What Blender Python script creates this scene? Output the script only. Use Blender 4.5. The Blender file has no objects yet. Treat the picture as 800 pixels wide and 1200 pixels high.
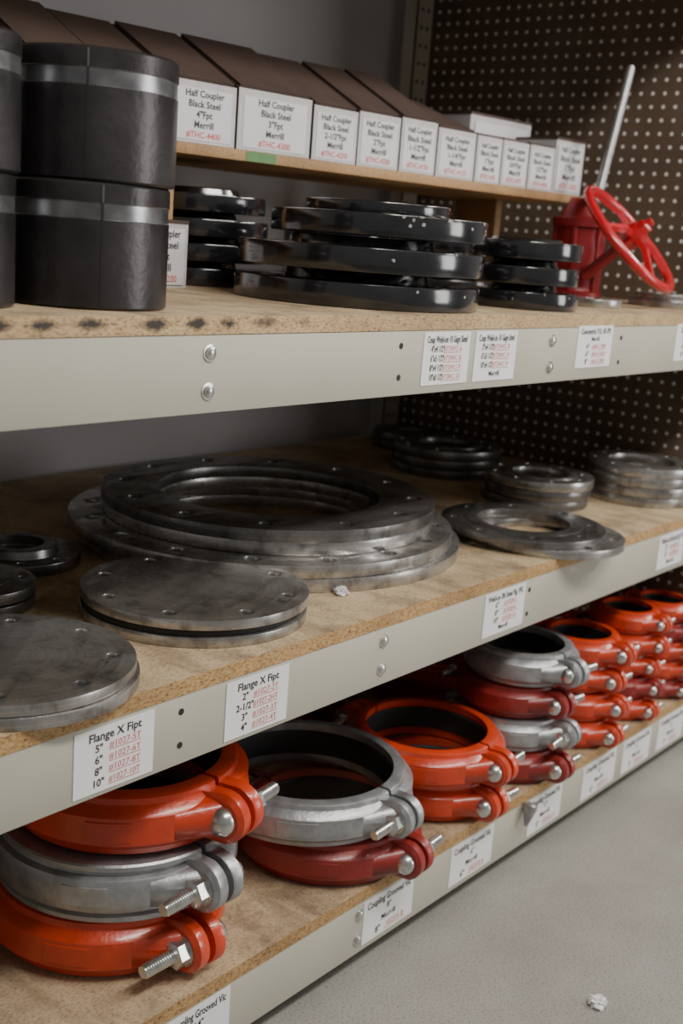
import bpy, bmesh, math, random
from mathutils import Vector, Matrix
random.seed(4)
scene = bpy.context.scene
COL = scene.collection
CZ = 1.29            # camera height
ZT, ZM, ZB = 1.177, 0.683, 0.168   # wood tops
YF = 1.10            # shelf front plane
YB = 2.25
XE = 3.04
PI = math.pi

# ------------------------------------------------------------------ materials
def newmat(name):
    m = bpy.data.materials.new(name); m.use_nodes = True
    nt = m.node_tree
    return m, nt, nt.nodes, nt.links, nt.nodes["Principled BSDF"]

def ramp(N, stops):
    r = N.new("ShaderNodeValToRGB")
    while len(r.color_ramp.elements) > 1:
        r.color_ramp.elements.remove(r.color_ramp.elements[-1])
    r.color_ramp.elements[0].position = stops[0][0]
    r.color_ramp.elements[0].color = (*stops[0][1], 1)
    for p, c in stops[1:]:
        e = r.color_ramp.elements.new(p); e.color = (*c, 1)
    return r

def mat_basic(name, col, rough=0.5, metal=0.0, var=0.15, scale=30, bump=0.0, bscale=200, spec=None, coat=0.0):
    m, nt, N, L, B = newmat(name)
    tc = N.new("ShaderNodeTexCoord")
    no = N.new("ShaderNodeTexNoise"); no.inputs["Scale"].default_value = scale; no.inputs["Detail"].default_value = 6
    L.new(tc.outputs["Object"], no.inputs["Vector"])
    lo = tuple(c*(1-var) for c in col); hi = tuple(min(1, c*(1+var)) for c in col)
    r = ramp(N, [(0.3, lo), (0.7, hi)])
    L.new(no.outputs["Fac"], r.inputs["Fac"]); L.new(r.outputs["Color"], B.inputs["Base Color"])
    mr = N.new("ShaderNodeMapRange"); mr.inputs["To Min"].default_value = max(0.02, rough-0.1); mr.inputs["To Max"].default_value = min(1, rough+0.1)
    L.new(no.outputs["Fac"], mr.inputs["Value"]); L.new(mr.outputs["Result"], B.inputs["Roughness"])
    B.inputs["Metallic"].default_value = metal
    B.inputs["Coat Weight"].default_value = coat
    B.inputs["Coat Roughness"].default_value = 0.12
    if spec is not None: B.inputs["Specular IOR Level"].default_value = spec
    if bump > 0:
        n2 = N.new("ShaderNodeTexNoise"); n2.inputs["Scale"].default_value = bscale; n2.inputs["Detail"].default_value = 4
        L.new(tc.outputs["Object"], n2.inputs["Vector"])
        b = N.new("ShaderNodeBump"); b.inputs["Strength"].default_value = bump; b.inputs["Distance"].default_value = 0.002
        L.new(n2.outputs["Fac"], b.inputs["Height"]); L.new(b.outputs["Normal"], B.inputs["Normal"])
    return m

def mat_machined(name, c1, c2, rough=0.35, metal=0.75):
    """concentric lathe marks around local z axis, plus handling grime"""
    m, nt, N, L, B = newmat(name)
    tc = N.new("ShaderNodeTexCoord")
    sep = N.new("ShaderNodeSeparateXYZ"); L.new(tc.outputs["Object"], sep.inputs[0])
    cmb = N.new("ShaderNodeCombineXYZ"); L.new(sep.outputs[0], cmb.inputs[0]); L.new(sep.outputs[1], cmb.inputs[1])
    ln = N.new("ShaderNodeVectorMath"); ln.operation = 'LENGTH'; L.new(cmb.outputs[0], ln.inputs[0])
    c2n = N.new("ShaderNodeCombineXYZ"); L.new(ln.outputs["Value"], c2n.inputs[0]); L.new(sep.outputs[2], c2n.inputs[2])
    n1 = N.new("ShaderNodeTexNoise"); n1.inputs["Scale"].default_value = 420; n1.inputs["Detail"].default_value = 3
    L.new(c2n.outputs[0], n1.inputs["Vector"])
    n2 = N.new("ShaderNodeTexNoise"); n2.inputs["Scale"].default_value = 11; n2.inputs["Detail"].default_value = 7
    L.new(tc.outputs["Object"], n2.inputs["Vector"])
    mx = N.new("ShaderNodeMath"); mx.operation = 'MULTIPLY_ADD'; mx.inputs[1].default_value = 0.35
    L.new(n1.outputs["Fac"], mx.inputs[0])
    m2 = N.new("ShaderNodeMath"); m2.operation = 'MULTIPLY'; m2.inputs[1].default_value = 0.65; L.new(n2.outputs["Fac"], m2.inputs[0])
    L.new(m2.outputs[0], mx.inputs[2])
    r = ramp(N, [(0.33, c1), (0.66, c2)])
    L.new(mx.outputs[0], r.inputs["Fac"])
    info = N.new("ShaderNodeObjectInfo")
    off = N.new("ShaderNodeVectorMath"); off.operation = 'ADD'; L.new(tc.outputs["Object"], off.inputs[0]); L.new(info.outputs["Location"], off.inputs[1])
    n3 = N.new("ShaderNodeTexNoise"); n3.inputs["Scale"].default_value = 16; n3.inputs["Detail"].default_value = 10; n3.inputs["Roughness"].default_value = 0.7
    L.new(off.outputs[0], n3.inputs["Vector"])
    r3 = ramp(N, [(0.36, (0.42, 0.40, 0.385)), (0.50, (0.88, 0.88, 0.88)), (0.6, (1, 1, 1))]); L.new(n3.outputs["Fac"], r3.inputs["Fac"])
    mm = N.new("ShaderNodeMix"); mm.data_type = 'RGBA'; mm.blend_type = 'MULTIPLY'; mm.inputs["Factor"].default_value = 1
    L.new(r.outputs["Color"], mm.inputs["A"]); L.new(r3.outputs["Color"], mm.inputs["B"])
    L.new(mm.outputs["Result"], B.inputs["Base Color"])
    mr = N.new("ShaderNodeMapRange"); mr.inputs["From Min"].default_value = 0.3; mr.inputs["From Max"].default_value = 0.65
    mr.inputs["To Min"].default_value = rough+0.2; mr.inputs["To Max"].default_value = rough-0.05
    L.new(n3.outputs["Fac"], mr.inputs["Value"]); L.new(mr.outputs["Result"], B.inputs["Roughness"])
    B.inputs["Metallic"].default_value = metal
    b = N.new("ShaderNodeBump"); b.inputs["Strength"].default_value = 0.2; b.inputs["Distance"].default_value = 0.0006
    L.new(n1.outputs["Fac"], b.inputs["Height"]); L.new(b.outputs["Normal"], B.inputs["Normal"])
    return m

def mat_particle(name, dark, mid, light, smudge=False, worn=0.0):
    m, nt, N, L, B = newmat(name)
    tc = N.new("ShaderNodeTexCoord")
    mp = N.new("ShaderNodeMapping"); mp.inputs["Scale"].default_value = (0.6, 1, 1.3); L.new(tc.outputs["Object"], mp.inputs[0])
    n1 = N.new("ShaderNodeTexNoise"); n1.inputs["Scale"].default_value = 260; n1.inputs["Detail"].default_value = 3
    n2 = N.new("ShaderNodeTexNoise"); n2.inputs["Scale"].default_value = 5; n2.inputs["Detail"].default_value = 8; n2.inputs["Roughness"].default_value = 0.65
    L.new(mp.outputs[0], n1.inputs["Vector"]); L.new(tc.outputs["Object"], n2.inputs["Vector"])
    r1 = ramp(N, [(0.3, dark), (0.45, mid), (0.7, light)]); L.new(n1.outputs["Fac"], r1.inputs["Fac"])
    r2 = ramp(N, [(0.3, (0.62, 0.6, 0.58)), (0.55, (1, 1, 1))]); L.new(n2.outputs["Fac"], r2.inputs["Fac"])
    mix = N.new("ShaderNodeMix"); mix.data_type = 'RGBA'; mix.blend_type = 'MULTIPLY'; mix.inputs["Factor"].default_value = 0.9
    L.new(r1.outputs["Color"], mix.inputs["A"]); L.new(r2.outputs["Color"], mix.inputs["B"])
    out = mix.outputs["Result"]
    if worn > 0:
        mq = N.new("ShaderNodeMapping"); mq.inputs["Scale"].default_value = (26, 4, 1); mq.inputs["Rotation"].default_value = (0, 0, 0.35); L.new(tc.outputs["Object"], mq.inputs[0])
        n4 = N.new("ShaderNodeTexNoise"); n4.inputs["Scale"].default_value = 1.0; n4.inputs["Detail"].default_value = 6; L.new(mq.outputs[0], n4.inputs["Vector"])
        n5 = N.new("ShaderNodeTexNoise"); n5.inputs["Scale"].default_value = 9; n5.inputs["Detail"].default_value = 9; n5.inputs["Roughness"].default_value = 0.7; L.new(tc.outputs["Object"], n5.inputs["Vector"])
        r4 = ramp(N, [(0.36, (0.66, 0.64, 0.63)), (0.5, (1, 1, 1)), (0.66, (1.0, 1.0, 1.0))]); L.new(n4.outputs["Fac"], r4.inputs["Fac"])
        r5 = ramp(N, [(0.38, (0.48, 0.46, 0.45)), (0.5, (0.93, 0.93, 0.93)), (0.7, (1, 1, 1))]); L.new(n5.outputs["Fac"], r5.inputs["Fac"])
        for rr in (r4, r5):
            mm = N.new("ShaderNodeMix"); mm.data_type = 'RGBA'; mm.blend_type = 'MULTIPLY'; mm.inputs["Factor"].default_value = worn
            L.new(out, mm.inputs["A"]); L.new(rr.outputs["Color"], mm.inputs["B"]); out = mm.outputs["Result"]
    if smudge:
        # greasy finger smudges along the board edge: stretched noise with soft irregular blobs
        sep = N.new("ShaderNodeSeparateXYZ"); L.new(tc.outputs["Object"], sep.inputs[0])
        wv = N.new("ShaderNodeTexNoise"); wv.inputs["Scale"].default_value = 7; L.new(tc.outputs["Object"], wv.inputs["Vector"])
        xw = N.new("ShaderNodeMath"); xw.operation = 'MULTIPLY_ADD'; xw.inputs[1].default_value = 0.10; L.new(wv.outputs["Fac"], xw.inputs[0]); L.new(sep.outputs[0], xw.inputs[2])
        a = N.new("ShaderNodeMath"); a.operation = 'MULTIPLY'; a.inputs[1].default_value = 2*PI/0.072; L.new(xw.outputs[0], a.inputs[0])
        s = N.new("ShaderNodeMath"); s.operation = 'SINE'; L.new(a.outputs[0], s.inputs[0])
        n3 = N.new("ShaderNodeTexNoise"); n3.inputs["Scale"].default_value = 45; n3.inputs["Detail"].default_value = 8; n3.inputs["Roughness"].default_value = 0.7; L.new(tc.outputs["Object"], n3.inputs["Vector"])
        ad = N.new("ShaderNodeMath"); ad.operation = 'MULTIPLY_ADD'; ad.inputs[1].default_value = 4.5; L.new(n3.outputs["Fac"], ad.inputs[0]); L.new(s.outputs[0], ad.inputs[2])
        # darkest mid-height of the edge
        zc_ = N.new("ShaderNodeMath"); zc_.operation = 'SUBTRACT'; zc_.inputs[1].default_value = ZT-0.010; L.new(sep.outputs[2], zc_.inputs[0])
        za = N.new("ShaderNodeMath"); za.operation = 'ABSOLUTE'; L.new(zc_.outputs[0], za.inputs[0])
        zm_ = N.new("ShaderNodeMath"); zm_.operation = 'MULTIPLY_ADD'; zm_.inputs[1].default_value = -190.0; L.new(za.outputs[0], zm_.inputs[0]); L.new(ad.outputs[0], zm_.inputs[2])
        rs = N.new("ShaderNodeMapRange"); rs.inputs["From Min"].default_value = 1.2; rs.inputs["From Max"].default_value = 2.7; L.new(zm_.outputs[0], rs.inputs["Value"])
        lim = N.new("ShaderNodeMapRange"); lim.inputs["From Min"].default_value = 1.36; lim.inputs["From Max"].default_value = 1.12; L.new(sep.outputs[0], lim.inputs["Value"])
        p1 = N.new("ShaderNodeMath"); p1.operation = 'MULTIPLY'; L.new(rs.outputs[0], p1.inputs[0]); L.new(lim.outputs[0], p1.inputs[1])
        mm = N.new("ShaderNodeMix"); mm.data_type = 'RGBA'; L.new(p1.outputs[0], mm.inputs["Factor"]); L.new(out, mm.inputs["A"]); mm.inputs["B"].default_value = (0.035, 0.028, 0.022, 1)
        out = mm.outputs["Result"]
    L.new(out, B.inputs["Base Color"]); B.inputs["Roughness"].default_value = 0.7
    b = N.new("ShaderNodeBump"); b.inputs["Strength"].default_value = 0.25; b.inputs["Distance"].default_value = 0.001
    L.new(n1.outputs["Fac"], b.inputs["Height"]); L.new(b.outputs["Normal"], B.inputs["Normal"])
    return m

def mat_pegboard():
    m, nt, N, L, B = newmat("pegboard_hardboard")
    tc = N.new("ShaderNodeTexCoord"); sep = N.new("ShaderNodeSeparateXYZ"); L.new(tc.outputs["Object"], sep.inputs[0])
    sp = 0.034
    def cell(o):
        d = N.new("ShaderNodeMath"); d.operation = 'DIVIDE'; d.inputs[1].default_value = sp; L.new(o, d.inputs[0])
        f = N.new("ShaderNodeMath"); f.operation = 'FRACT'; L.new(d.outputs[0], f.inputs[0])
        s = N.new("ShaderNodeMath"); s.operation = 'SUBTRACT'; s.inputs[1].default_value = 0.5; L.new(f.outputs[0], s.inputs[0])
        return s.outputs[0]
    c = N.new("ShaderNodeCombineXYZ"); L.new(cell(sep.outputs[1]), c.inputs[0]); L.new(cell(sep.outputs[2]), c.inputs[1])
    ln = N.new("ShaderNodeVectorMath"); ln.operation = 'LENGTH'; L.new(c.outputs[0], ln.inputs[0])
    mr = N.new("ShaderNodeMapRange"); mr.inputs["From Min"].default_value = 0.15; mr.inputs["From Max"].default_value = 0.13; L.new(ln.outputs["Value"], mr.inputs["Value"])
    n = N.new("ShaderNodeTexNoise"); n.inputs["Scale"].default_value = 8; L.new(tc.outputs["Object"], n.inputs["Vector"])
    r = ramp(N, [(0.3, (0.105, 0.072, 0.049)), (0.7, (0.15, 0.105, 0.073))]); L.new(n.outputs["Fac"], r.inputs["Fac"])
    mx = N.new("ShaderNodeMix"); mx.data_type = 'RGBA'; L.new(mr.outputs[0], mx.inputs["Factor"]); L.new(r.outputs["Color"], mx.inputs["A"]); mx.inputs["B"].default_value = (0.95, 0.93, 0.89, 1)  # peg holes painted pale as light from behind; none are cut
    L.new(mx.outputs["Result"], B.inputs["Base Color"]); B.inputs["Roughness"].default_value = 0.5
    return m

def mat_concrete():
    m, nt, N, L, B = newmat("concrete_floor")
    tc = N.new("ShaderNodeTexCoord")
    n1 = N.new("ShaderNodeTexNoise"); n1.inputs["Scale"].default_value = 3.0; n1.inputs["Detail"].default_value = 10; n1.inputs["Roughness"].default_value = 0.7
    n2 = N.new("ShaderNodeTexNoise"); n2.inputs["Scale"].default_value = 230; n2.inputs["Detail"].default_value = 4
    L.new(tc.outputs["Object"], n1.inputs["Vector"]); L.new(tc.outputs["Object"], n2.inputs["Vector"])
    r1 = ramp(N, [(0.3, (0.27, 0.26, 0.235)), (0.7, (0.36, 0.35, 0.32))]); L.new(n1.outputs["Fac"], r1.inputs["Fac"])
    r2 = ramp(N, [(0.32, (0.6, 0.6, 0.6)), (0.5, (1, 1, 1))]); L.new(n2.outputs["Fac"], r2.inputs["Fac"])
    mx = N.new("ShaderNodeMix"); mx.data_type = 'RGBA'; mx.blend_type = 'MULTIPLY'; mx.inputs["Factor"].default_value = 1
    L.new(r1.outputs["Color"], mx.inputs["A"]); L.new(r2.outputs["Color"], mx.inputs["B"])
    L.new(mx.outputs["Result"], B.inputs["Base Color"]); B.inputs["Roughness"].default_value = 0.5
    return m

M_BEAM = mat_basic("beam_paint", (0.46, 0.44, 0.365), 0.45, 0, 0.05, 4, 0.05, 120)
M_BOARD = mat_particle("particle_board", (0.36, 0.25, 0.145), (0.53, 0.40, 0.245), (0.63, 0.49, 0.32), worn=0.75)
M_BOARDT = mat_particle("particle_board_edge_stained", (0.2, 0.12, 0.055), (0.46, 0.31, 0.16), (0.58, 0.42, 0.23), smudge=True)
M_EDGE = mat_particle("particle_board_edge", (0.16, 0.085, 0.035), (0.42, 0.25, 0.10), (0.55, 0.36, 0.17))
M_PLANK = mat_particle("plank_wood", (0.25, 0.14, 0.055), (0.40, 0.235, 0.11), (0.48, 0.30, 0.14))
M_PEG = mat_pegboard()
M_WALL = mat_basic("wall_paint", (0.50, 0.485, 0.50), 0.8, 0, 0.05, 3)
M_FLOOR = mat_concrete()
M_STEEL = mat_machined("machined_steel", (0.30, 0.29, 0.28), (0.70, 0.68, 0.66), 0.26, 0.87)
M_STEEL_D = mat_machined("dark_machined_steel", (0.10, 0.098, 0.096), (0.32, 0.31, 0.305), 0.28, 0.8)
M_HOLE = mat_basic("dark_gasket", (0.012, 0.012, 0.013), 0.6)
M_BLK = mat_basic("black_enamel_steel", (0.012, 0.012, 0.014), 0.18, 0.1, 0.4, 25, 0.18, 50, coat=1.0)
M_PIPE = mat_basic("black_pipe_steel", (0.052, 0.048, 0.050), 0.33, 0.65, 0.4, 12, 0.3, 90)
M_BAND = mat_basic("ground_steel_band", (0.26, 0.26, 0.27), 0.28, 0.88, 0.35, 20)
M_ORANGE = mat_basic("orange_paint", (0.54, 0.045, 0.012), 0.30, 0, 0.2, 14, 0.35, 130, coat=0.4)
M_RED = mat_basic("dull_red_paint", (0.25, 0.020, 0.017), 0.38, 0, 0.22, 14, 0.35, 130, coat=0.25)
M_GALV = mat_basic("galvanized_metal", (0.37, 0.38, 0.395), 0.38, 0.65, 0.2, 40, 0.3, 140)
M_BOLT = mat_basic("zinc_bolt", (0.62, 0.62, 0.60), 0.26, 0.9, 0.15, 60)
M_BAR = mat_basic("steel_bar", (0.33, 0.33, 0.34), 0.4, 0.7, 0.2, 60)
M_WHEEL = mat_basic("handwheel_red", (0.50, 0.010, 0.018), 0.25, 0, 0.1, 20, 0.15, 90, coat=0.5)
M_VBODY = mat_basic("valve_body_red", (0.22, 0.008, 0.012), 0.4, 0, 0.2, 20, 0.3, 90)
M_PAPER = mat_basic("label_paper", (0.80, 0.79, 0.80), 0.6, 0, 0.03, 20)
M_CPAPER = mat_basic("carton_label_paper", (0.66, 0.65, 0.69), 0.6, 0, 0.05, 20)
M_INK = mat_basic("black_ink", (0.03, 0.03, 0.035), 0.6)
M_REDINK = mat_basic("red_ink", (0.60, 0.10, 0.09), 0.6)
M_CARTON = mat_basic("white_carton", (0.52, 0.50, 0.51), 0.65, 0, 0.1, 15)
M_KRAFT = mat_basic("brown_kraft", (0.070, 0.043, 0.034), 0.7, 0, 0.15, 12)
M_GREEN = mat_basic("green_mark", (0.10, 0.22, 0.08), 0.6)
M_CHIP = mat_basic("chipped_paint_grey", (0.30, 0.29, 0.28), 0.6)

# ------------------------------------------------------------------ mesh builder
class MB:
    def __init__(s):
        s.bm = bmesh.new()
    def add(s, tmp, mi=0, M=None):
        if M is not None: tmp.transform(M)
        for f in tmp.faces: f.material_index = mi
        me = bpy.data.meshes.new("tmp"); tmp.to_mesh(me); tmp.free()
        s.bm.from_mesh(me); bpy.data.meshes.remove(me)
    def lathe(s, prof, seg=64, mi=0, closed=True, a0=0.0, a1=None, M=None):
        t = bmesh.new(); full = a1 is None
        n = seg if full else seg+1
        rings = []
        for i in range(n):
            a = (2*PI*i/seg) if full else a0+(a1-a0)*i/seg
            rings.append([t.verts.new((r*math.cos(a), r*math.sin(a), z)) for r, z in prof])
        k = len(prof)
        for i in range(seg):
            A = rings[i]; B = rings[(i+1) % n]
            for j in range(k if closed else k-1):
                t.faces.new((A[j], B[j], B[(j+1) % k], A[(j+1) % k]))
        if not full and closed:
            t.faces.new(rings[0]); t.faces.new(rings[-1])
        bmesh.ops.remove_doubles(t, verts=t.verts, dist=1e-6)
        bmesh.ops.recalc_face_normals(t, faces=t.faces)
        s.add(t, mi, M)
    def hull(s, pts, mi=0, M=None):
        t = bmesh.new()
        for p in pts: t.verts.new(p)
        r = bmesh.ops.convex_hull(t, input=t.verts)
        bad = list({g for g in list(r['geom_interior'])+list(r['geom_unused']) if isinstance(g, bmesh.types.BMVert)})
        if bad: bmesh.ops.delete(t, geom=bad, context='VERTS')
        bmesh.ops.recalc_face_normals(t, faces=t.faces)
        s.add(t, mi, M)
    def box(s, a, b, mi=0, M=None, bev=0.0):
        t = bmesh.new(); bmesh.ops.create_cube(t, size=1)
        for v in t.verts:
            v.co = Vector([(a[i]+b[i])/2+v.co[i]*(b[i]-a[i]) for i in range(3)])
        if bev > 0: bmesh.ops.bevel(t, geom=t.edges[:], offset=bev, segments=2, affect='EDGES', profile=0.5)
        s.add(t, mi, M)
    def cyl(s, p0, p1, r, mi=0, seg=24, r2=None, M=None):
        p0 = Vector(p0); p1 = Vector(p1); d = p1-p0
        Q = Matrix.Translation(p0) @ d.to_track_quat('Z', 'Y').to_matrix().to_4x4()
        if M is not None: Q = M @ Q
        r2 = r if r2 is None else r2
        s.lathe([(0, 0), (r, 0), (r2, d.length), (0, d.length)], seg, mi, False, M=Q)
    def axis_lathe(s, p0, d, prof, mi=0, seg=20):
        Q = Matrix.Translation(Vector(p0)) @ Vector(d).to_track_quat('Z', 'Y').to_matrix().to_4x4()
        s.lathe(prof, seg, mi, False, M=Q)
    def curve_plate(s, r, rin, th, holes, z0=0, bev=0.0012, mi=0):
        cu = bpy.data.curves.new("c", 'CURVE'); cu.dimensions = '2D'; cu.fill_mode = 'BOTH'
        def circ(cx, cy, rr, n):
            sp = cu.splines.new('POLY'); sp.points.add(n-1); sp.use_cyclic_u = True
            for i in range(n):
                a = 2*PI*i/n; sp.points[i].co = (cx+rr*math.cos(a), cy+rr*math.sin(a), 0, 1)
        circ(0, 0, r-bev, 128)
        if rin: circ(0, 0, rin+bev, 96)
        n, rb, rh, ph = holes
        for i in range(n):
            a = ph+2*PI*i/n; circ(rb*math.cos(a), rb*math.sin(a), rh, 24)
        cu.extrude = th/2-bev; cu.bevel_depth = bev; cu.bevel_resolution = 1
        ob = bpy.data.objects.new("c", cu)
        me = bpy.data.meshes.new_from_object(ob)
        me.transform(Matrix.Translation((0, 0, z0+th/2)))
        t = bmesh.new(); t.from_mesh(me)
        bmesh.ops.remove_doubles(t, verts=t.verts, dist=1e-6)
        s.add(t, mi)
        bpy.data.objects.remove(ob); bpy.data.curves.remove(cu); bpy.data.meshes.remove(me)
    def text(s, st, size, M, mi=1, bold=0.0, sx=1.0, maxw=None):
        cu = bpy.data.curves.new("t", 'FONT'); cu.body = st; cu.size = size; cu.align_x = 'CENTER'; cu.align_y = 'CENTER'
        cu.offset = bold
        cu.resolution_u = 2
        ob = bpy.data.objects.new("t", cu)
        me = bpy.data.meshes.new_from_object(ob)
        if maxw and len(me.vertices):
            w = max(v.co.x for v in me.vertices)-min(v.co.x for v in me.vertices)
            if w > maxw: sx = maxw/w
        t = bmesh.new(); t.from_mesh(me)
        s.add(t, mi, M @ Matrix.Diagonal((sx, 1, 1, 1)))
        bpy.data.objects.remove(ob); bpy.data.curves.remove(cu); bpy.data.meshes.remove(me)
    def finish(s, name, mats, loc=(0, 0, 0), rotz=0.0, parent=None, ang=32, M=None):
        bm = s.bm
        for f in bm.faces: f.smooth = True
        lim = math.radians(ang)
        for e in bm.edges:
            if len(e.link_faces) == 2:
                if e.calc_face_angle(0) > lim: e.smooth = False
            else: e.smooth = False
        me = bpy.data.meshes.new(name); bm.to_mesh(me); bm.free()
        for m in mats: me.materials.append(m)
        ob = bpy.data.objects.new(name, me); COL.objects.link(ob)
        if M is not None: ob.matrix_world = M
        else:
            ob.location = loc; ob.rotation_euler = (0, 0, rotz)
        if parent: ob.parent = parent
        return ob

def empty(name):
    e = bpy.data.objects.new(name, None); COL.objects.link(e); return e

# ------------------------------------------------------------------ room
def slab(name, a, b, mat):
    m = MB(); m.box(a, b); return m.finish(name, [mat])
slab("floor", (-3, -4, -0.05), (8, 2.45, 0), M_FLOOR)
slab("wall_back", (-3, 2.30, 0), (8, 2.42, 3.2), M_WALL)
slab("wall_right", (7.9, -4, 0), (8, 2.30, 3.2), M_WALL)

# ------------------------------------------------------------------ shelving unit
unit = empty("steel_shelving_unit")
X0, X1 = 0.25, 3.10
def add_level(tag, zt, bmat, th=0.024, bh=0.103):
    m = MB(); m.box((X0, YF-0.001, zt-th), (XE-0.006, YB, zt), 0)
    m.bm.faces.ensure_lookup_table()
    for f in m.bm.faces:
        if f.normal.y < -0.9: f.material_index = 1
    m.finish("board_"+tag, [bmat, M_BOARDT if tag == "upper" else M_EDGE], parent=unit)
    zs = zt-th
    m = MB()
    m.box((X0, YF, zs-bh), (X1, YF+0.004, zs-0.0005), 0, bev=0.0012)
    m.box((X0, YF+0.002, zs-0.004), (X1, YF+0.045, zs-0.0005), 0)
    m.box((X0, YF+0.002, zs-bh), (X1, YF+0.045, zs-bh+0.0035), 0)
    m.finish("front_beam_"+tag, [M_BEAM], parent=unit)
    m = MB(); m.box((X0, YB-0.045, zs-bh), (X1-0.16, YB-0.004, zs-0.0005), 0, bev=0.0015)
    m.finish("rear_beam_"+tag, [M_BEAM], parent=unit)
add_level("upper", ZT, M_BOARD)
add_level("middle", ZM, M_BOARD)
add_level("lower", ZB, M_BOARD)
add_level("top", CZ+0.86, M_BOARD)
for i, (px, py) in enumerate([(X0-0.03, YF+0.02), (X0-0.03, YB-0.08), (XE+0.03, YF+0.02)]):
    m = MB()
    m.box((px-0.03, py, 0), (px+0.03, py+0.004, 2.35)); m.box((px-0.03, py, 0), (px-0.026, py+0.05, 2.35))
    m.finish("post_%d" % (i+1), [M_BEAM], parent=unit)
m = MB(); px = 2.94; py = 2.20
m.box((px, py, 0), (px+0.075, py+0.004, 2.35)); m.box((px, py, 0), (px+0.004, py+0.045, 2.35))
for k in range(46):
    z = 0.05+k*0.05
    for xx in (0.024, 0.052):
        m.cyl((px+xx, py+0.001, z), (px+xx, py-0.0008, z), 0.006, 1, 12)
m.finish("perforated_post", [M_BEAM, M_HOLE], parent=unit)
m = MB(); m.box((XE, YF+0.03, 0.02), (XE+0.006, YB+0.03, 2.35)); m.finish("pegboard_end_panel", [M_PEG], parent=unit)

m = MB()
def beambolt(x, z):
    m.axis_lathe((x, YF, z), (0, -1, 0), [(0, 0), (0.0115, 0), (0.0115, 0.0015), (0.0085, 0.0018), (0.0078, 0.005), (0.005, 0.0066), (0, 0.007)], 0, 18)
def beamhole(x, z):
    m.cyl((x, YF, z), (x, YF-0.0006, z), 0.005, 1, 14)
TT, TM, TB = ZT-0.024, ZM-0.024, ZB-0.024
for x, t in ((1.083, TT), (1.975, TT), (1.523, TM), (1.523, TB)):
    beambolt(x, t-0.024); beambolt(x, t-0.074)
for x, t in ((1.063, TM), (1.50, TT), (2.0, TM), (2.26, TT)):
    beamhole(x, t-0.024); beamhole(x, t-0.074)
m.finish("beam_bolts", [M_BOLT, M_HOLE], parent=unit)
# small cone-shaped lock pin hanging from the bottom beam
m = MB()
m.lathe([(0, -0.052), (0.004, -0.050), (0.015, -0.012), (0.015, -0.004), (0.010, 0.0), (0, 0.001)], 20, 0, False, M=Matrix.Translation((2.085, YF-0.017, TB+0.004)) @ Matrix.Rotation(0.25, 4, 'Y'))
m.cyl((2.085, YF-0.017, TB-0.002), (2.085, YF+0.001, TB-0.002), 0.003, 0, 12)
m.finish("beam_lock_pin", [M_BAR], parent=unit)

# ------------------------------------------------------------------ labels
FR = Matrix.Rotation(PI/2, 4, 'X')
def label(x0, x1, zc, h, title, rows, y=YF, tilt=0.0):
    w = x1-x0; m = MB()
    m.box((-w/2, -0.0012, -h/2), (w/2, -0.0002, h/2), 0)
    n = len(rows)+1; step = h*0.9/n; ts = step*0.98
    def T(x, z): return Matrix.Translation((x, -0.0016, z)) @ FR
    m.text(title, ts*1.05, T(0, h*0.45-step*0.5), 1, 0.00035, maxw=w*0.86)
    for i, (a, b) in enumerate(rows):
        z = h*0.45-step*(i+1.5)
        if b:
            m.text(a, ts*0.95, T(-w*0.20, z), 1, 0.0003, maxw=w*0.28)
            m.text(b, ts*0.85, T(w*0.13, z), 2, 0.0, maxw=w*0.40)
            m.box((w*-0.07, -0.0016, z-ts*0.42), (w*0.33, -0.00155, z-ts*0.36), 2)
        else:
            m.text(a, ts*0.85, T(0, z), 1, 0.0002, maxw=w*0.8)
    M = Matrix.Translation(((x0+x1)/2, y, zc)) @ Matrix.Rotation(tilt, 4, 'Y')
    return m.finish("shelf_label", [M_PAPER, M_INK, M_REDINK], M=M)
zc = CZ-0.186
label(1.560, 1.694, zc+0.002, 0.086, "Coup Weld-on 10 Gage Steel", [('4"x4 1/2"', "#TSWC-6"), ('6"x5 1/2"', "#TSWC-8"), ('8"x4 1/2"', "#TSWC-9"), ('10"x8 1/2"', "#TSWC-10")])
label(1.712, 1.846, zc+0.002, 0.086, "Coup Weld-on 10 Gage Steel", [('3"x4 1/2"', "#TSWC-8"), ('6"x5 1/2"', "#TSWC-9"), ('10"x4 1/2"', "#TSWC-9"), ("Merrill", "")])
label(2.073, 2.218, zc+0.010, 0.082, "Concentric P.E. 45 IPS", [("Merrill", ""), ('4"', "#601-C400"), ('6"', "#601-C600"), ('8"', "#601-C800")])
label(2.53, 2.67, zc+0.010, 0.082, "Ecc Reducer", [('4"', "#602-400"), ('6"', "#602-600"), ('8"', "#602-800")])
zc = CZ-0.682
label(0.879, 1.013, zc, 0.090, "Flange X Fipt", [('5"', "#1027-5T"), ('6"', "#1027-6T"), ('8"', "#1027-8T"), ('10"', "#1027-10T")])
label(1.150, 1.284, zc, 0.090, "Flange X Fipt", [('2"', "#1027-2T"), ('2-1/2"', "#1027-2HT"), ('3"', "#1027-3T"), ('4"', "#1027-4T")])
label(1.836, 1.982, zc+0.003, 0.086, "Weld-on 2lb Steel Flg, FFE", [('6"', "#1028-6"), ('8"', "#1028-8"), ('10"', "#1028-10"), ("Merrill", "")])
label(2.600, 2.745, zc+0.003, 0.082, "Weld-on 2lb Steel Flg, FFE", [('2"', "#1028-2"), ('4"', "#1028-4"), ("Merrill", "")])
zc = CZ-1.146-0.048
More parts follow.
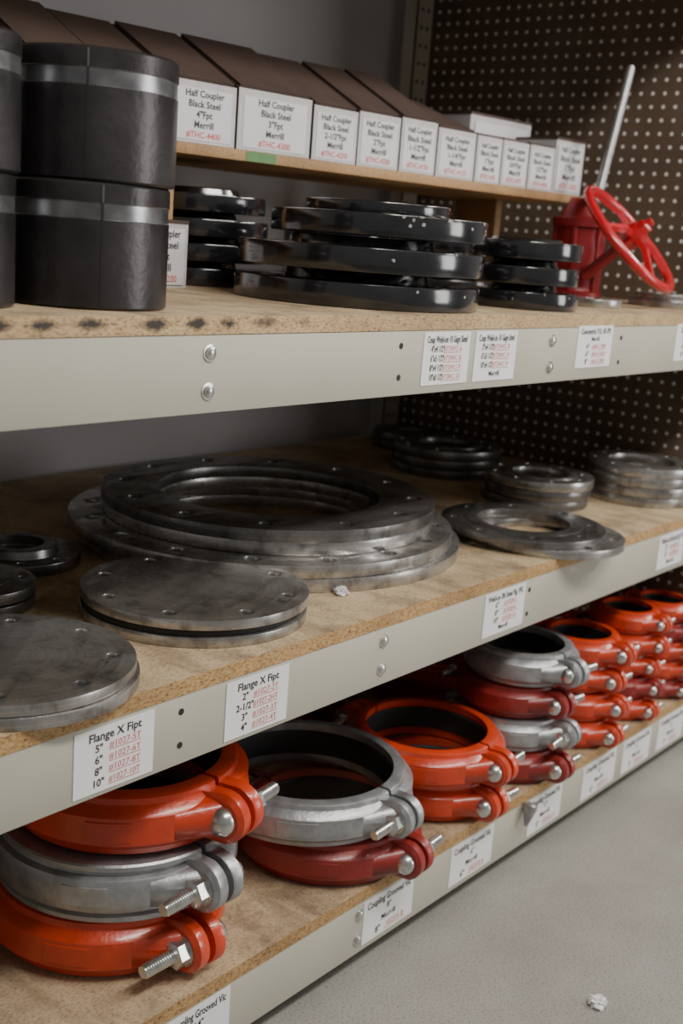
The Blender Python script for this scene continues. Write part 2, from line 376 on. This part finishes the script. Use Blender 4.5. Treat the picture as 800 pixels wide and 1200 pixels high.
for a, b, s, n in ((1.063, 1.197, '14"', "1025X"), (1.535, 1.687, '8"', "1025X-8"), (1.811, 1.966, '6"', "1025X-6"), (2.111, 2.254, '5"', "1025X-5"),
                (2.354, 2.52, '4"', "1025X-4"), (2.559, 2.715, '3"', "1025X-3"), (2.76, 2.92, '2"', "1025X-2")):
    label(a, b, zc, 0.086, "Coupling Grooved Vic", [(s, ""), ("Merrill", ""), (s, n)], tilt=random.uniform(-0.02, 0.02))

# ------------------------------------------------------------------ flanges
def flange(x, y, z, r, rin, th, nh, mat, rf=None, rot=0.0, name="steel_pipe_flange", hub=None, rb=None, rh=None, bev=0.0015, chips=0, marks=()):
    m = MB()
    rb = rb or (r*0.5+(rf or (rin or r*0.55))*0.5 if rin or rf else r*0.82)
    rh = rh or r*0.058
    m.curve_plate(r, rin, th, (nh, rb, rh, 0.2), 0, bev)
    if rf:
        h2 = 0.0025
        if rin: m.lathe([(rin, th-0.001), (rf, th-0.001), (rf, th+h2-0.0006), (rf-0.001, th+h2), (rin+0.001, th+h2), (rin, th+h2-0.001)], 96)
        else: m.lathe([(0, th+h2), (rf-0.001, th+h2), (rf, th+h2-0.001), (rf, th-0.001)], 96, 0, False)
    if hub:
        rh1, hh = hub
        ri = (rin or rh1-0.03)
        m.lathe([(ri, th-0.001), (rh1, th-0.001), (rh1-0.004, th+hh-0.002), (rh1-0.007, th+hh), (ri, th+hh)], 96)
    mats = [mat, M_CHIP, M_INK]
    for (s, size, ax, ay, ar) in marks:
        m.text(s, size, Matrix.Rotation(-rot, 4, 'Z') @ Matrix.Translation((ax, ay, th+0.0003)) @ Matrix.Rotation(ar, 4, 'Z'), 2)
    for k in range(chips):
        a = random.uniform(3.2, 5.6); rr = r+0.0003; zz = random.uniform(th*0.55, th*0.98); da = random.uniform(0.01, 0.03)
        pts = []
        for j in range(7):
            q = 2*PI*j/7; aa = a+da*math.cos(q)*random.uniform(0.5, 1); z2 = min(th, zz+0.004*math.sin(q)*random.uniform(0.5, 1))
            pts += [(rr*math.cos(aa), rr*math.sin(aa), z2), ((rr-0.003)*math.cos(aa), (rr-0.003)*math.sin(aa), z2)]
        m.hull(pts, 1)
    return m.finish(name, mats, (x, y, z), rot)
E = 0.0004
flange(0.885, 1.246, ZM+E, 0.172, 0.06, 0.017, 8, M_STEEL, rot=0.3)
flange(0.882, 1.250, ZM+0.0185, 0.172, None, 0.015, 8, M_STEEL, rot=0.7, rb=0.140, rh=0.0105, name="blind_pipe_flange", marks=[('5"', 0.020, 0.09, -0.10, -0.2)])
flange(1.283, 1.310, ZM+E, 0.183, 0.08, 0.016, 8, M_STEEL, rot=0.1)
flange(1.281, 1.312, ZM+0.0172, 0.178, 0.07, 0.010, 8, M_HOLE, rot=0.1, name="rubber_flange_gasket")
flange(1.283, 1.308, ZM+0.0280, 0.183, None, 0.0155, 8, M_STEEL, rot=0.35, rb=0.152, rh=0.0125, name="blind_pipe_flange", marks=[('4"', 0.025, 0.05, -0.145, 0.4)])
flange(1.735, 1.565, ZM+E, 0.388, 0.26, 0.024, 16, M_STEEL, rot=0.05, rh=0.017, rb=0.345)
flange(1.720, 1.572, ZM+0.0250, 0.385, 0.26, 0.0235, 16, M_STEEL, rot=0.11, rh=0.017, rb=0.345)
flange(1.738, 1.572, ZM+0.0492, 0.333, 0.225, 0.0235, 12, M_STEEL, rot=0.2, rh=0.015, rb=0.293)
flange(1.735, 1.570, ZM+0.0735, 0.336, 0.225, 0.0235, 12, M_STEEL_D, rot=0.0, rh=0.015, rb=0.293, marks=[('14"', 0.035, -0.1, -0.25, -0.3)])
flange(1.225, 1.70, ZM+E, 0.108, 0.045, 0.02, 8, M_STEEL_D, hub=(0.07, 0.015), rb=0.088, rh=0.009)
flange(1.03, 1.545, ZM+E, 0.095, 0.035, 0.018, 4, M_STEEL_D, rot=0.4, rb=0.075, rh=0.009, rf=0.055)
flange(1.03, 1.545, ZM+0.0215, 0.095, 0.035, 0.018, 4, M_STEEL_D, rot=0.9, rb=0.075, rh=0.009, rf=0.055)
flange(2.228, 1.208, ZM+E, 0.176, 0.10, 0.017, 8, M_STEEL, rot=0.2, rb=0.15, rh=0.010)
flange(2.200, 1.245, ZM+0.018, 0.178, 0.10, 0.016, 8, M_STEEL_D, rot=0.5, rb=0.15, rh=0.010, rf=0.128)
for i in range(3):
    flange(2.56+0.004*i, 1.425-0.003*i, ZM+E+0.0238*i, 0.132, 0.07, 0.023, 8, M_STEEL_D if i < 2 else M_STEEL, rot=i*0.3, rb=0.112, rh=0.009, rf=None if i < 2 else 0.09)
for i in range(4):
    flange(2.850+0.003*(i % 2), 1.285, ZM+E+0.0248*i, 0.137, 0.085, 0.024, 8, M_STEEL, rot=i*0.4, rb=0.118, rh=0.008)
for (xx, yy, rr, n) in ((2.68, 1.78, 0.15, 3), (2.88, 2.05, 0.11, 2)):
    for i in range(n):
        flange(xx, yy, ZM+E+0.0255*i, rr, rr*0.5, 0.024, 8, M_STEEL_D, rot=i*0.5, rb=rr*0.82, rh=0.009, rf=None if i < n-1 else rr*0.65)

A = (1.67, 1.335)
flange(A[0], A[1], ZT+E, 0.218, 0.09, 0.040, 8, M_BLK, hub=(0.13, 0.016), rot=0.1, name="black_pipe_flange", bev=0.003, chips=4)
flange(A[0]+0.004, A[1]-0.002, ZT+0.0578, 0.219, 0.09, 0.040, 8, M_BLK, hub=(0.13, 0.016), rot=0.5, name="black_pipe_flange", bev=0.003, chips=5)
flange(A[0]+0.038, A[1]-0.012, ZT+0.1152, 0.193, 0.08, 0.038, 8, M_BLK, rot=0.8, name="black_pipe_flange", bev=0.003, chips=26)
flange(A[0]+0.038, A[1]-0.005, ZT+0.1538, 0.130, 0.06, 0.020, 8, M_BLK, rot=0.8, name="black_pipe_flange", bev=0.003)
C = (2.095, 1.250)
for i in range(3):
    flange(C[0]+(0.004, -0.003, 0.0)[i], C[1], ZT+E+0.0478*i, 0.112, 0.045, 0.034, 8, M_BLK, hub=(0.07, 0.0135) if i < 2 else (0.075, 0.006), rot=i*0.4, name="black_pipe_flange", bev=0.003, chips=3, rb=0.09, rh=0.008)
Bc = (1.66, 1.735)
for i in range(4):
    flange(Bc[0]+(0.0, 0.008, -0.005, 0.0)[i], Bc[1], ZT+E+0.0455*i, 0.140-0.01*(i == 3), 0.05, 0.033, 8, M_BLK, hub=(0.08, 0.0123), rot=i*0.4, name="black_pipe_flange", bev=0.003, rb=0.112, rh=0.008)
for (xx, yy) in ((2.05, 1.70), (2.37, 1.62)):
    for i in range(3):
        flange(xx, yy, ZT+E+0.0455*i, 0.12, 0.05, 0.033, 8, M_BLK, hub=(0.07, 0.0123), rot=i*0.4, name="black_pipe_flange", bev=0.003, rb=0.1, rh=0.008)
flange(2.45, 1.27, ZT+E, 0.060, 0.025, 0.018, 4, M_STEEL, rb=0.046, rh=0.007)
flange(2.86, 1.27, ZT+E, 0.105, 0.05, 0.018, 8, M_STEEL, rb=0.085, rh=0.008)
flange(2.855, 1.275, ZT+0.019, 0.085, 0.04, 0.014, 8, M_STEEL, rb=0.068, rh=0.007)

# ------------------------------------------------------------------ pipe couplers
def coupler(x, y, z, r, h, rot=0):
    m = MB(); th = 0.010
    zb0, zb1 = h*0.71, h*0.845
    m.lathe([(r-0.003, 0), (r, 0.003), (r, zb0)], 96, 0, False)
    m.lathe([(r, zb0), (r-0.0012, zb0+0.001), (r-0.0012, zb1-0.001), (r, zb1)], 96, 1, False)
    m.lathe([(r, zb1), (r, h-0.003), (r-0.003, h), (r-th, h), (r-th, 0), (r-0.003, 0)], 96, 0, False)
    m.box((-0.0012, -r-0.0005, 0.004), (0.0012, -r+0.002, h-0.003), 0)
    m.box((-0.0012, -r-0.0006, zb1), (0.0012, -r+0.002, h-0.003), 1)
    bmesh.ops.remove_doubles(m.bm, verts=m.bm.verts, dist=1e-6)
    bmesh.ops.recalc_face_normals(m.bm, faces=m.bm.faces)
    return m.finish("black_steel_pipe_coupler", [M_PIPE, M_BAND], (x, y, z), rot)
coupler(1.003, 1.255, ZT+E, 0.105, 0.153, -0.5); coupler(1.008, 1.254, ZT+0.1542, 0.106, 0.154, -0.75)
coupler(0.782, 1.275, ZT+E, 0.1025, 0.153, -0.5); coupler(0.788, 1.275, ZT+0.1542, 0.1025, 0.154, -0.75)
coupler(0.568, 1.27, ZT+E, 0.1, 0.153, -0.5); coupler(0.57, 1.27, ZT+0.1542, 0.1, 0.154, -0.75)

# ------------------------------------------------------------------ riser shelf + cartons
def riserM(x, z=0, yo=0.0):
    sl = math.atan(-0.108)
    y = 1.633-0.108*(x-1.49)
    return Matrix.Translation((x, y, z)) @ Matrix.Rotation(sl, 4, 'Z') @ Matrix.Translation((0, yo, 0))
ZR = CZ+0.142
m = MB()
m.box((-0.95, 0, ZR-0.020), (1.27, 0.30, ZR), 0, bev=0.0015)
m.box((-0.95, 0.302, ZR-0.020), (1.27, 0.40, ZR), 0, bev=0.0015)
for xx in (-0.93, 0.0, 1.22):
    y0 = 0.006 if xx < 1 else 0.22
    m.box((xx-0.012, y0, ZT+0.0003), (xx+0.012, 0.36, ZR-0.0202), 0, bev=0.001)
m.box((0.17, -0.0006, ZR-0.019), (0.245, 0.001, ZR-0.001), 1)
m.finish("wooden_riser_shelf", [M_PLANK, M_GREEN], M=riserM(1.49))

def carton(x, w, h, lines, d=0.34, rise=0.10, z=ZR+0.0006, gap=0.002, closed=False, M=None, code="", name="parts_carton"):
    m = MB(); w2 = w-gap
    if closed:
        m.box((0, 0, 0), (w2, d, h), 0)
        m.box((-0.001, -0.001, h-0.004), (w2+0.001, d+0.001, h+0.002), 1)
    else:
        rl = min(0.19, d-0.005)
        prof = [(0, 0), (0, h), (rl, h+rise), (d, h+rise), (d, 0)]
        t = bmesh.new()
        A = [t.verts.new((0.0, y, zz)) for y, zz in prof]; B = [t.verts.new((w2, y, zz)) for y, zz in prof]
        for j in range(5):
            k = (j+1) % 5; t.faces.new((A[j], B[j], B[k], A[k]))
        t.faces.new(A); t.faces.new(B); bmesh.ops.recalc_face_normals(t, faces=t.faces)
        m.add(t, 1)
        m.box((0.0, -0.0015, 0), (w2, 0.0008, h+0.001), 0)
        q = math.atan2(rise, rl); L = math.hypot(rise, rl)
        m.box((0.004, 0.004, 0.0005), (w2-0.004, L+0.002, 0.006), 1, M=Matrix.Translation((0, 0, h)) @ Matrix.Rotation(q, 4, 'X'))
    lw = w2*0.86; lh = h*0.84; cx = w2/2; cz = h*0.47
    m.box((cx-lw/2, -0.0025, cz-lh/2), (cx+lw/2, -0.0014, cz+lh/2), 2)
    n = len(lines)+1
    st = lh/n
    for i, s in enumerate(lines):
        m.text(s, st*0.95, Matrix.Translation((cx, -0.003, cz+lh/2-st*(i+0.5))) @ FR, 3, 0.0003, maxw=lw*0.8)
    m.text(code, st*0.9, Matrix.Translation((cx, -0.003, cz-lh/2+st*0.5)) @ FR, 4, 0.0002, maxw=lw*0.7)
    return m.finish(name, [M_CARTON, M_KRAFT, M_CPAPER, M_INK, M_REDINK], M=M if M is not None else riserM(x, z, 0.004))
LN = lambda s: ["Half Coupler", "Black Steel", s, "Merrill"]
rows = [(0.62, .14, '8"Fpt', "#THC-8400"), (0.765, .14, '8"Fpt', "#THC-8400"), (0.91, .14, '6"Fpt', "#THC-6400"), (1.055, .14, '6"Fpt', "#THC-6400"), (1.20, .14, '5"Fpt', "#THC-5400"), (1.343, .14, '4"Fpt', "#THC-4400"),
        (1.486, .148, '4"Fpt', "#THC-4400"), (1.637, .186, '3"Fpt', "#THC-4300"), (1.827, .124, '2-1/2"Fpt', "#THC-4250"), (1.953, .124, '2"Fpt', "#THC-4200"),
        (2.080, .114, '1-1/2"Fpt', "#THC-4150"), (2.197, .13, '1-1/4"Fpt', "#THC-4125"), (2.330, .092, '1"Fpt', "#THC-4100"), (2.424, .10, '3/4"Fpt', "#THC-4075"), (2.527, .100, '1/2"Fpt', "#THC-4050")]
for i, (x, w, s, c) in enumerate(rows):
    if i < 12: carton(x, w, 0.105+0.004*math.sin(i*2.1), LN(s), code=c, rise=0.10 if i < 11 else 0.07)
    else: carton(x, w, 0.100, LN(s), code=c, rise=0.012, d=0.125)
carton(0, 0.24, 0.168, ["", "", ""], d=0.22, closed=True, code="", M=riserM(2.455, ZR+0.0006, 0.135))
carton(0, 0.120, 0.128, LN('1"Fpt'), d=0.125, closed=True, code="#TFC-1000", M=riserM(2.630, ZR+0.0006, 0.004))
carton(0, 0.13, 0.115, LN('2"Fpt'), d=0.16, closed=True, code="#THC-0200", M=Matrix.Translation((1.350, 1.57, ZT+E)))

# ------------------------------------------------------------------ gate valve with handwheel
m = MB()
bx, by = 2.66, 1.44
m.lathe([(0, 0), (0.066, 0), (0.068, 0.002), (0.068, 0.022), (0.062, 0.026), (0.058, 0.035), (0.060, 0.07), (0.062, 0.12), (0.058, 0.16), (0.06, 0.175), (0.069, 0.178), (0.069, 0.196), (0.055, 0.20),
         (0.045, 0.215), (0.03, 0.245), (0, 0.246)], 48, 2, False, M=Matrix.Translation((bx, by, ZT+E)))
for k in range(6):
    a = 2*PI*k/6+0.3
    m.box((bx+0.060*math.cos(a)-0.006, by+0.060*math.sin(a)-0.006, ZT+0.025), (bx+0.060*math.cos(a)+0.006, by+0.060*math.sin(a)+0.006, ZT+0.178), 2, bev=0.002)
Nw = Vector((0.13, -0.71, 0.69)).normalized()
Wc = Vector((2.628, 1.290, CZ+0.043))
Q = Matrix.Translation(Wc) @ Nw.to_track_quat('Z', 'Y').to_matrix().to_4x4()
R = 0.160; tr = 0.0135
m.lathe([(R-tr+tr*math.cos(2*PI*k/14), tr*0.85*math.sin(2*PI*k/14)) for k in range(14)], 72, 0, True, M=Q)
m.lathe([(0, -0.02), (0.024, -0.02), (0.028, 0.02), (0.024, 0.034), (0, 0.034)], 32, 0, False, M=Q)
for k in range(5):
    a = 2*PI*k/5+0.4
    c, s_ = math.cos(a), math.sin(a)
    P = [(0.018, 0.016), (0.06, 0.020), (0.10, 0.010), (R-tr, 0.0)]
    for j in range(3):
        (r0, z0), (r1, z1) = P[j], P[j+1]
        wd = 0.012-0.002*j
        pp = []
        for rr, zz in ((r0, z0), (r1, z1)):
            for sg in (-1, 1):
                for dz in (-0.006, 0.006):
                    pp.append((rr*c-sg*wd*s_*(0.6 if dz > 0 else 1), rr*s_+sg*wd*c*(0.6 if dz > 0 else 1), zz+dz))
        m.hull(pp, 0, M=Q)
m.lathe([(0, 0.034), (0.019, 0.034), (0.019, 0.050), (0.013, 0.054), (0, 0.054)], 6, 0, False, M=Q)
m.lathe([(0, 0.053), (0.010, 0.053), (0.010, 0.066), (0, 0.068)], 16, 0, False, M=Q)
m.cyl(Wc, Wc-Nw*0.14, 0.014, 2)
m.cyl((2.80, 1.43, CZ+0.450), (2.685, 1.425, CZ+0.085), 0.0115, 1, 20)
m.cyl((2.802, 1.43, CZ+0.457), (2.798, 1.43, CZ+0.446), 0.0095, 1, 20)
m.finish("gate_valve_with_handwheel", [M_WHEEL, M_BAR, M_VBODY])

# ------------------------------------------------------------------ grooved couplings
def grooved(x, y, z, r, h, mat, rot=0.0, front='head', style=0, bolt=1.0):
    m = MB(); c = h/2
    if style == 0:
        up = [(r-.45*h, .48*h), (r-.24*h, .48*h), (r-.19*h, .45*h), (r-.17*h, .36*h), (r-.04*h, .27*h), (r, .22*h)]
    else:
        up = [(r-.45*h, .48*h), (r-.10*h, .48*h), (r-.07*h, .45*h), (r-.07*h, .38*h), (r-.13*h, .34*h), (r-.12*h, .30*h), (r-.02*h, .27*h), (r, .24*h)]
    prof = up+[(a, -b) for a, b in reversed(up)]+[(r-.45*h, -.3*h), (r-.3*h, -.2*h), (r-.3*h, .2*h), (r-.45*h, .3*h)]
    prof = [(a, b+c) for a, b in prof]
    g = 0.05*h/r
    m.lathe(prof, 48, 0, True, -PI/2+g, PI/2-g)
    m.lathe(prof, 48, 0, True, PI/2+g, 3*PI/2-g)
    m.lathe([(r-.46*h, c-.29*h), (r-.31*h, c-.19*h), (r-.31*h, c+.19*h), (r-.46*h, c+.29*h), (r-.5*h, c+.25*h), (r-.5*h, c-.25*h)], 72, 1)
    for a0 in (-2.75, -0.55, 0.25, 2.2):
        m.lathe([(r-.02*h, c-.17*h), (r+.018*h, c-.15*h), (r+.018*h, c+.15*h), (r-.02*h, c+.17*h)], 12, 0, True, a0, a0+0.35)
    for s in (-1, 1):
        yc = s*(r+.13*h)
        for q in (-1, 1):
            pts = []
            for xx, rad in ((.06, .40), (.09, .42), (.26, .42), (.33, .34)):
                for k in range(28):
                    a = 2*PI*k/28
                    pts.append((q*xx*h, yc+rad*h*math.cos(a), c+rad*h*math.sin(a)))
            for xx in (.06, .34):
                for zz in (-.38, .38): pts.append((q*xx*h, s*(r-.2*h), c+zz*h))
            m.hull(pts, 0)
            pts = []
            for k in range(16):
                a = 2*PI*k/16
                pts.append((q*.26*h, s*(r+.04*h)+.30*h*math.cos(a), c+.31*h*math.sin(a)))
            aa = math.asin(min(.9, .95*h/r))
            for zz in (-.21, .21):
                pts.append((q*r*math.sin(aa), s*r*math.cos(aa), c+zz*h)); pts.append((q*(r-.2*h)*math.sin(aa), s*(r-.2*h)*math.cos(aa), c+zz*h))
            for zz in (-.33, .33): pts.append((q*.3*h, s*(r-.2*h), c+zz*h))
            m.hull(pts, 0)
        yb = s*(r+.19*h)
        dirn = -1 if (front == 'head') == (s < 0) else 1
        bh = .235*h*bolt; br = .115*h*bolt
        m.axis_lathe((dirn*.31*h, yb, c), (dirn, 0, 0), [(0, 0), (bh, 0), (bh, .05*h), (bh*.92, .12*h), (bh*.7, .18*h), (bh*.35, .215*h), (0, .225*h)], 2, 24)
        m.axis_lathe((-dirn*.31*h, yb, c), (-dirn, 0, 0), [(0, 0), (bh*1.08, 0), (bh*1.08, .03*h), (0, .03*h)], 2, 24)
        m.axis_lathe((-dirn*.34*h, yb, c), (-dirn, 0, 0), [(0, 0), (bh*.97, 0), (bh*.97, .19*h), (bh*.8, .215*h), (0, .215*h)], 2, 6)
        p = [(0, 0)]; nT = 13; Ls = .62*h
        for k in range(nT):
            p += [(br, Ls*k/nT), (br*.86, Ls*(k+.5)/nT)]
        p += [(br*.8, Ls), (0, Ls)]
        m.axis_lathe((-dirn*.50*h, yb, c), (-dirn, 0, 0), p, 2, 20)
        m.cyl((-.33*h, yb, c), (.33*h, yb, c), br, 2, 16)
    return m.finish("grooved_pipe_coupling", [mat, M_HOLE, M_BOLT], (x, y, z), rot, ang=38)

def stack(x, y, r, h, items):
    z = ZB+E
    for it in items:
        mat, rot, front, style, dx, dy = it[:6]
        rr = r*(it[6] if len(it) > 6 else 1)
        grooved(x+dx, y+dy, z, rr, h, mat, rot, front, style); z += h+0.0006
O, Rr, G = M_ORANGE, M_RED, M_GALV
stack(1.155, 1.350, 0.196, 0.099, [(O, 0.0, 'nut', 0, 0, 0), (G, 0.05, 'nut', 1, 0.010, -0.010), (O, 0.16, 'head', 0, 0.025, -0.010)])
stack(1.600, 1.262, 0.178, 0.084, [(Rr, 0.08, 'head', 0, 0.006, -0.006), (G, 0.08, 'nut', 0, -0.022, 0.030, 1.13)])
stack(1.918, 1.235, 0.150, 0.081, [(O, -0.05, 'head', 0, 0.0, 0, 0.93), (O, 0.05, 'head', 0, -0.018, 0.01, 1.08)])
stack(2.175, 1.205, 0.120, 0.073, [(Rr, 0.0, 'head', 0, 0, 0), (G, 0.1, 'nut', 0, 0, 0), (Rr, -0.1, 'head', 0, 0, 0.01), (G, -0.1, 'head', 0, 0.01, 0, 1.05)])
stack(2.435, 1.190, 0.100, 0.066, [(O, 0.0, 'head', 0, 0, 0), (O, 0.1, 'head', 0, 0, 0), (O, -0.05, 'head', 0, 0, 0.01), (O, 0.05, 'head', 0, 0.0, 0)])
stack(2.665, 1.185, 0.085, 0.056, [(O, 0.0, 'head', 0, 0, 0), (Rr, 0.1, 'head', 0, 0, 0), (O, -0.05, 'head', 0, 0, 0.01), (O, 0.05, 'head', 0, 0.0, 0), (O, 0.0, 'head', 0, 0.0, 0)])
stack(2.875, 1.185, 0.080, 0.052, [(Rr, 0.0, 'head', 0, 0, 0), (O, 0.1, 'head', 0, 0, 0), (O, -0.05, 'head', 0, 0, 0.0), (Rr, 0.05, 'head', 0, 0.0, 0), (O, 0.0, 'head', 0, 0.0, 0)])
stack(2.350, 1.540, 0.130, 0.070, [(Rr, 0.0, 'head', 0, 0, 0), (O, 0.1, 'head', 0, 0, 0), (Rr, -0.05, 'head', 0, 0, 0.0)])
stack(2.700, 1.480, 0.120, 0.066, [(O, 0.0, 'head', 0, 0, 0), (O, 0.1, 'head', 0, 0, 0), (Rr, -0.05, 'head', 0, 0, 0.0), (O, 0.1, 'head', 0, 0, 0)])
stack(1.93, 1.70, 0.150, 0.075, [(Rr, 0.0, 'head', 0, 0, 0), (Rr, 0.1, 'head', 0, 0, 0)])

# ------------------------------------------------------------------ crumpled scraps
def scrap(x, y, z, s, mat, name):
    m = MB()
    t = bmesh.new(); bmesh.ops.create_icosphere(t, subdivisions=3, radius=s)
    for v in t.verts:
        n = v.co.normalized()
        k = 1+0.35*math.sin(n.x*7+n.y*5)*math.cos(n.z*6+n.x*3)+random.uniform(-.12, .12)
        v.co = n*s*k; v.co.z = max(-s*0.35, v.co.z*0.7)
    m.add(t)
    m.finish(name, [mat], (x, y, z+s*0.35), 0, ang=10)
scrap(1.766, 0.74, 0.0005, 0.015, M_PAPER, "crumpled_paper_scrap")
scrap(1.545, 1.215, ZM+0.0005, 0.012, M_CPAPER, "shelf_paper_scrap")  # small crumpled paper bit lying on the middle shelf

# ------------------------------------------------------------------ lights
def area(name, loc, target, sx, sy, power, col=(1, 1, 1)):
    l = bpy.data.lights.new(name, 'AREA'); l.shape = 'RECTANGLE'; l.size = sx; l.size_y = sy; l.energy = power; l.color = col
    o = bpy.data.objects.new(name, l); COL.objects.link(o); o.location = loc
    d = Vector(target)-Vector(loc); o.rotation_euler = d.to_track_quat('-Z', 'Y').to_euler()
    return o
area("ceiling_fluorescent_light", (1.6, -0.55, 3.1), (1.8, 0.9, 0.4), 2.6, 0.3, 84, (1.0, 0.955, 0.88))
area("ceiling_fluorescent_light", (4.6, -0.5, 3.1), (2.6, 1.1, 0.4), 2.4, 0.3, 74, (1.0, 0.955, 0.88))
area("added_side_light", (5.0, -3.6, 1.7), (1.8, 1.6, 0.9), 1.6, 2.2, 88, (1.0, 0.985, 0.96))  # unseen source added at right so shiny metal has something bright to reflect
w = bpy.data.worlds.new("world"); scene.world = w; w.use_nodes = True
bg = w.node_tree.nodes["Background"]; bg.inputs["Color"].default_value = (0.88, 0.86, 0.83, 1); bg.inputs["Strength"].default_value = 0.25

# ------------------------------------------------------------------ camera
th = math.radians(38.5); ph = math.atan(323/1380)
h = Vector((math.cos(th), math.sin(th), 0)); r0 = Vector((math.sin(th), -math.cos(th), 0))
f = h*math.cos(ph)+Vector((0, 0, -math.sin(ph))); u0 = h*math.sin(ph)+Vector((0, 0, math.cos(ph)))
k = math.atan(0.078)
Rv = r0*math.cos(k)+u0*math.sin(k); Uv = u0*math.cos(k)-r0*math.sin(k)
cam = bpy.data.cameras.new("camera"); co = bpy.data.objects.new("camera", cam); COL.objects.link(co)
co.matrix_world = Matrix(((Rv.x, Uv.x, -f.x, 0), (Rv.y, Uv.y, -f.y, 0), (Rv.z, Uv.z, -f.z, CZ), (0, 0, 0, 1)))
cam.sensor_fit = 'AUTO'; cam.sensor_width = 36; cam.lens = 41.4; cam.clip_start = 0.05
cam.dof.use_dof = True; cam.dof.focus_distance = 1.72; cam.dof.aperture_fstop = 4.0
scene.camera = co
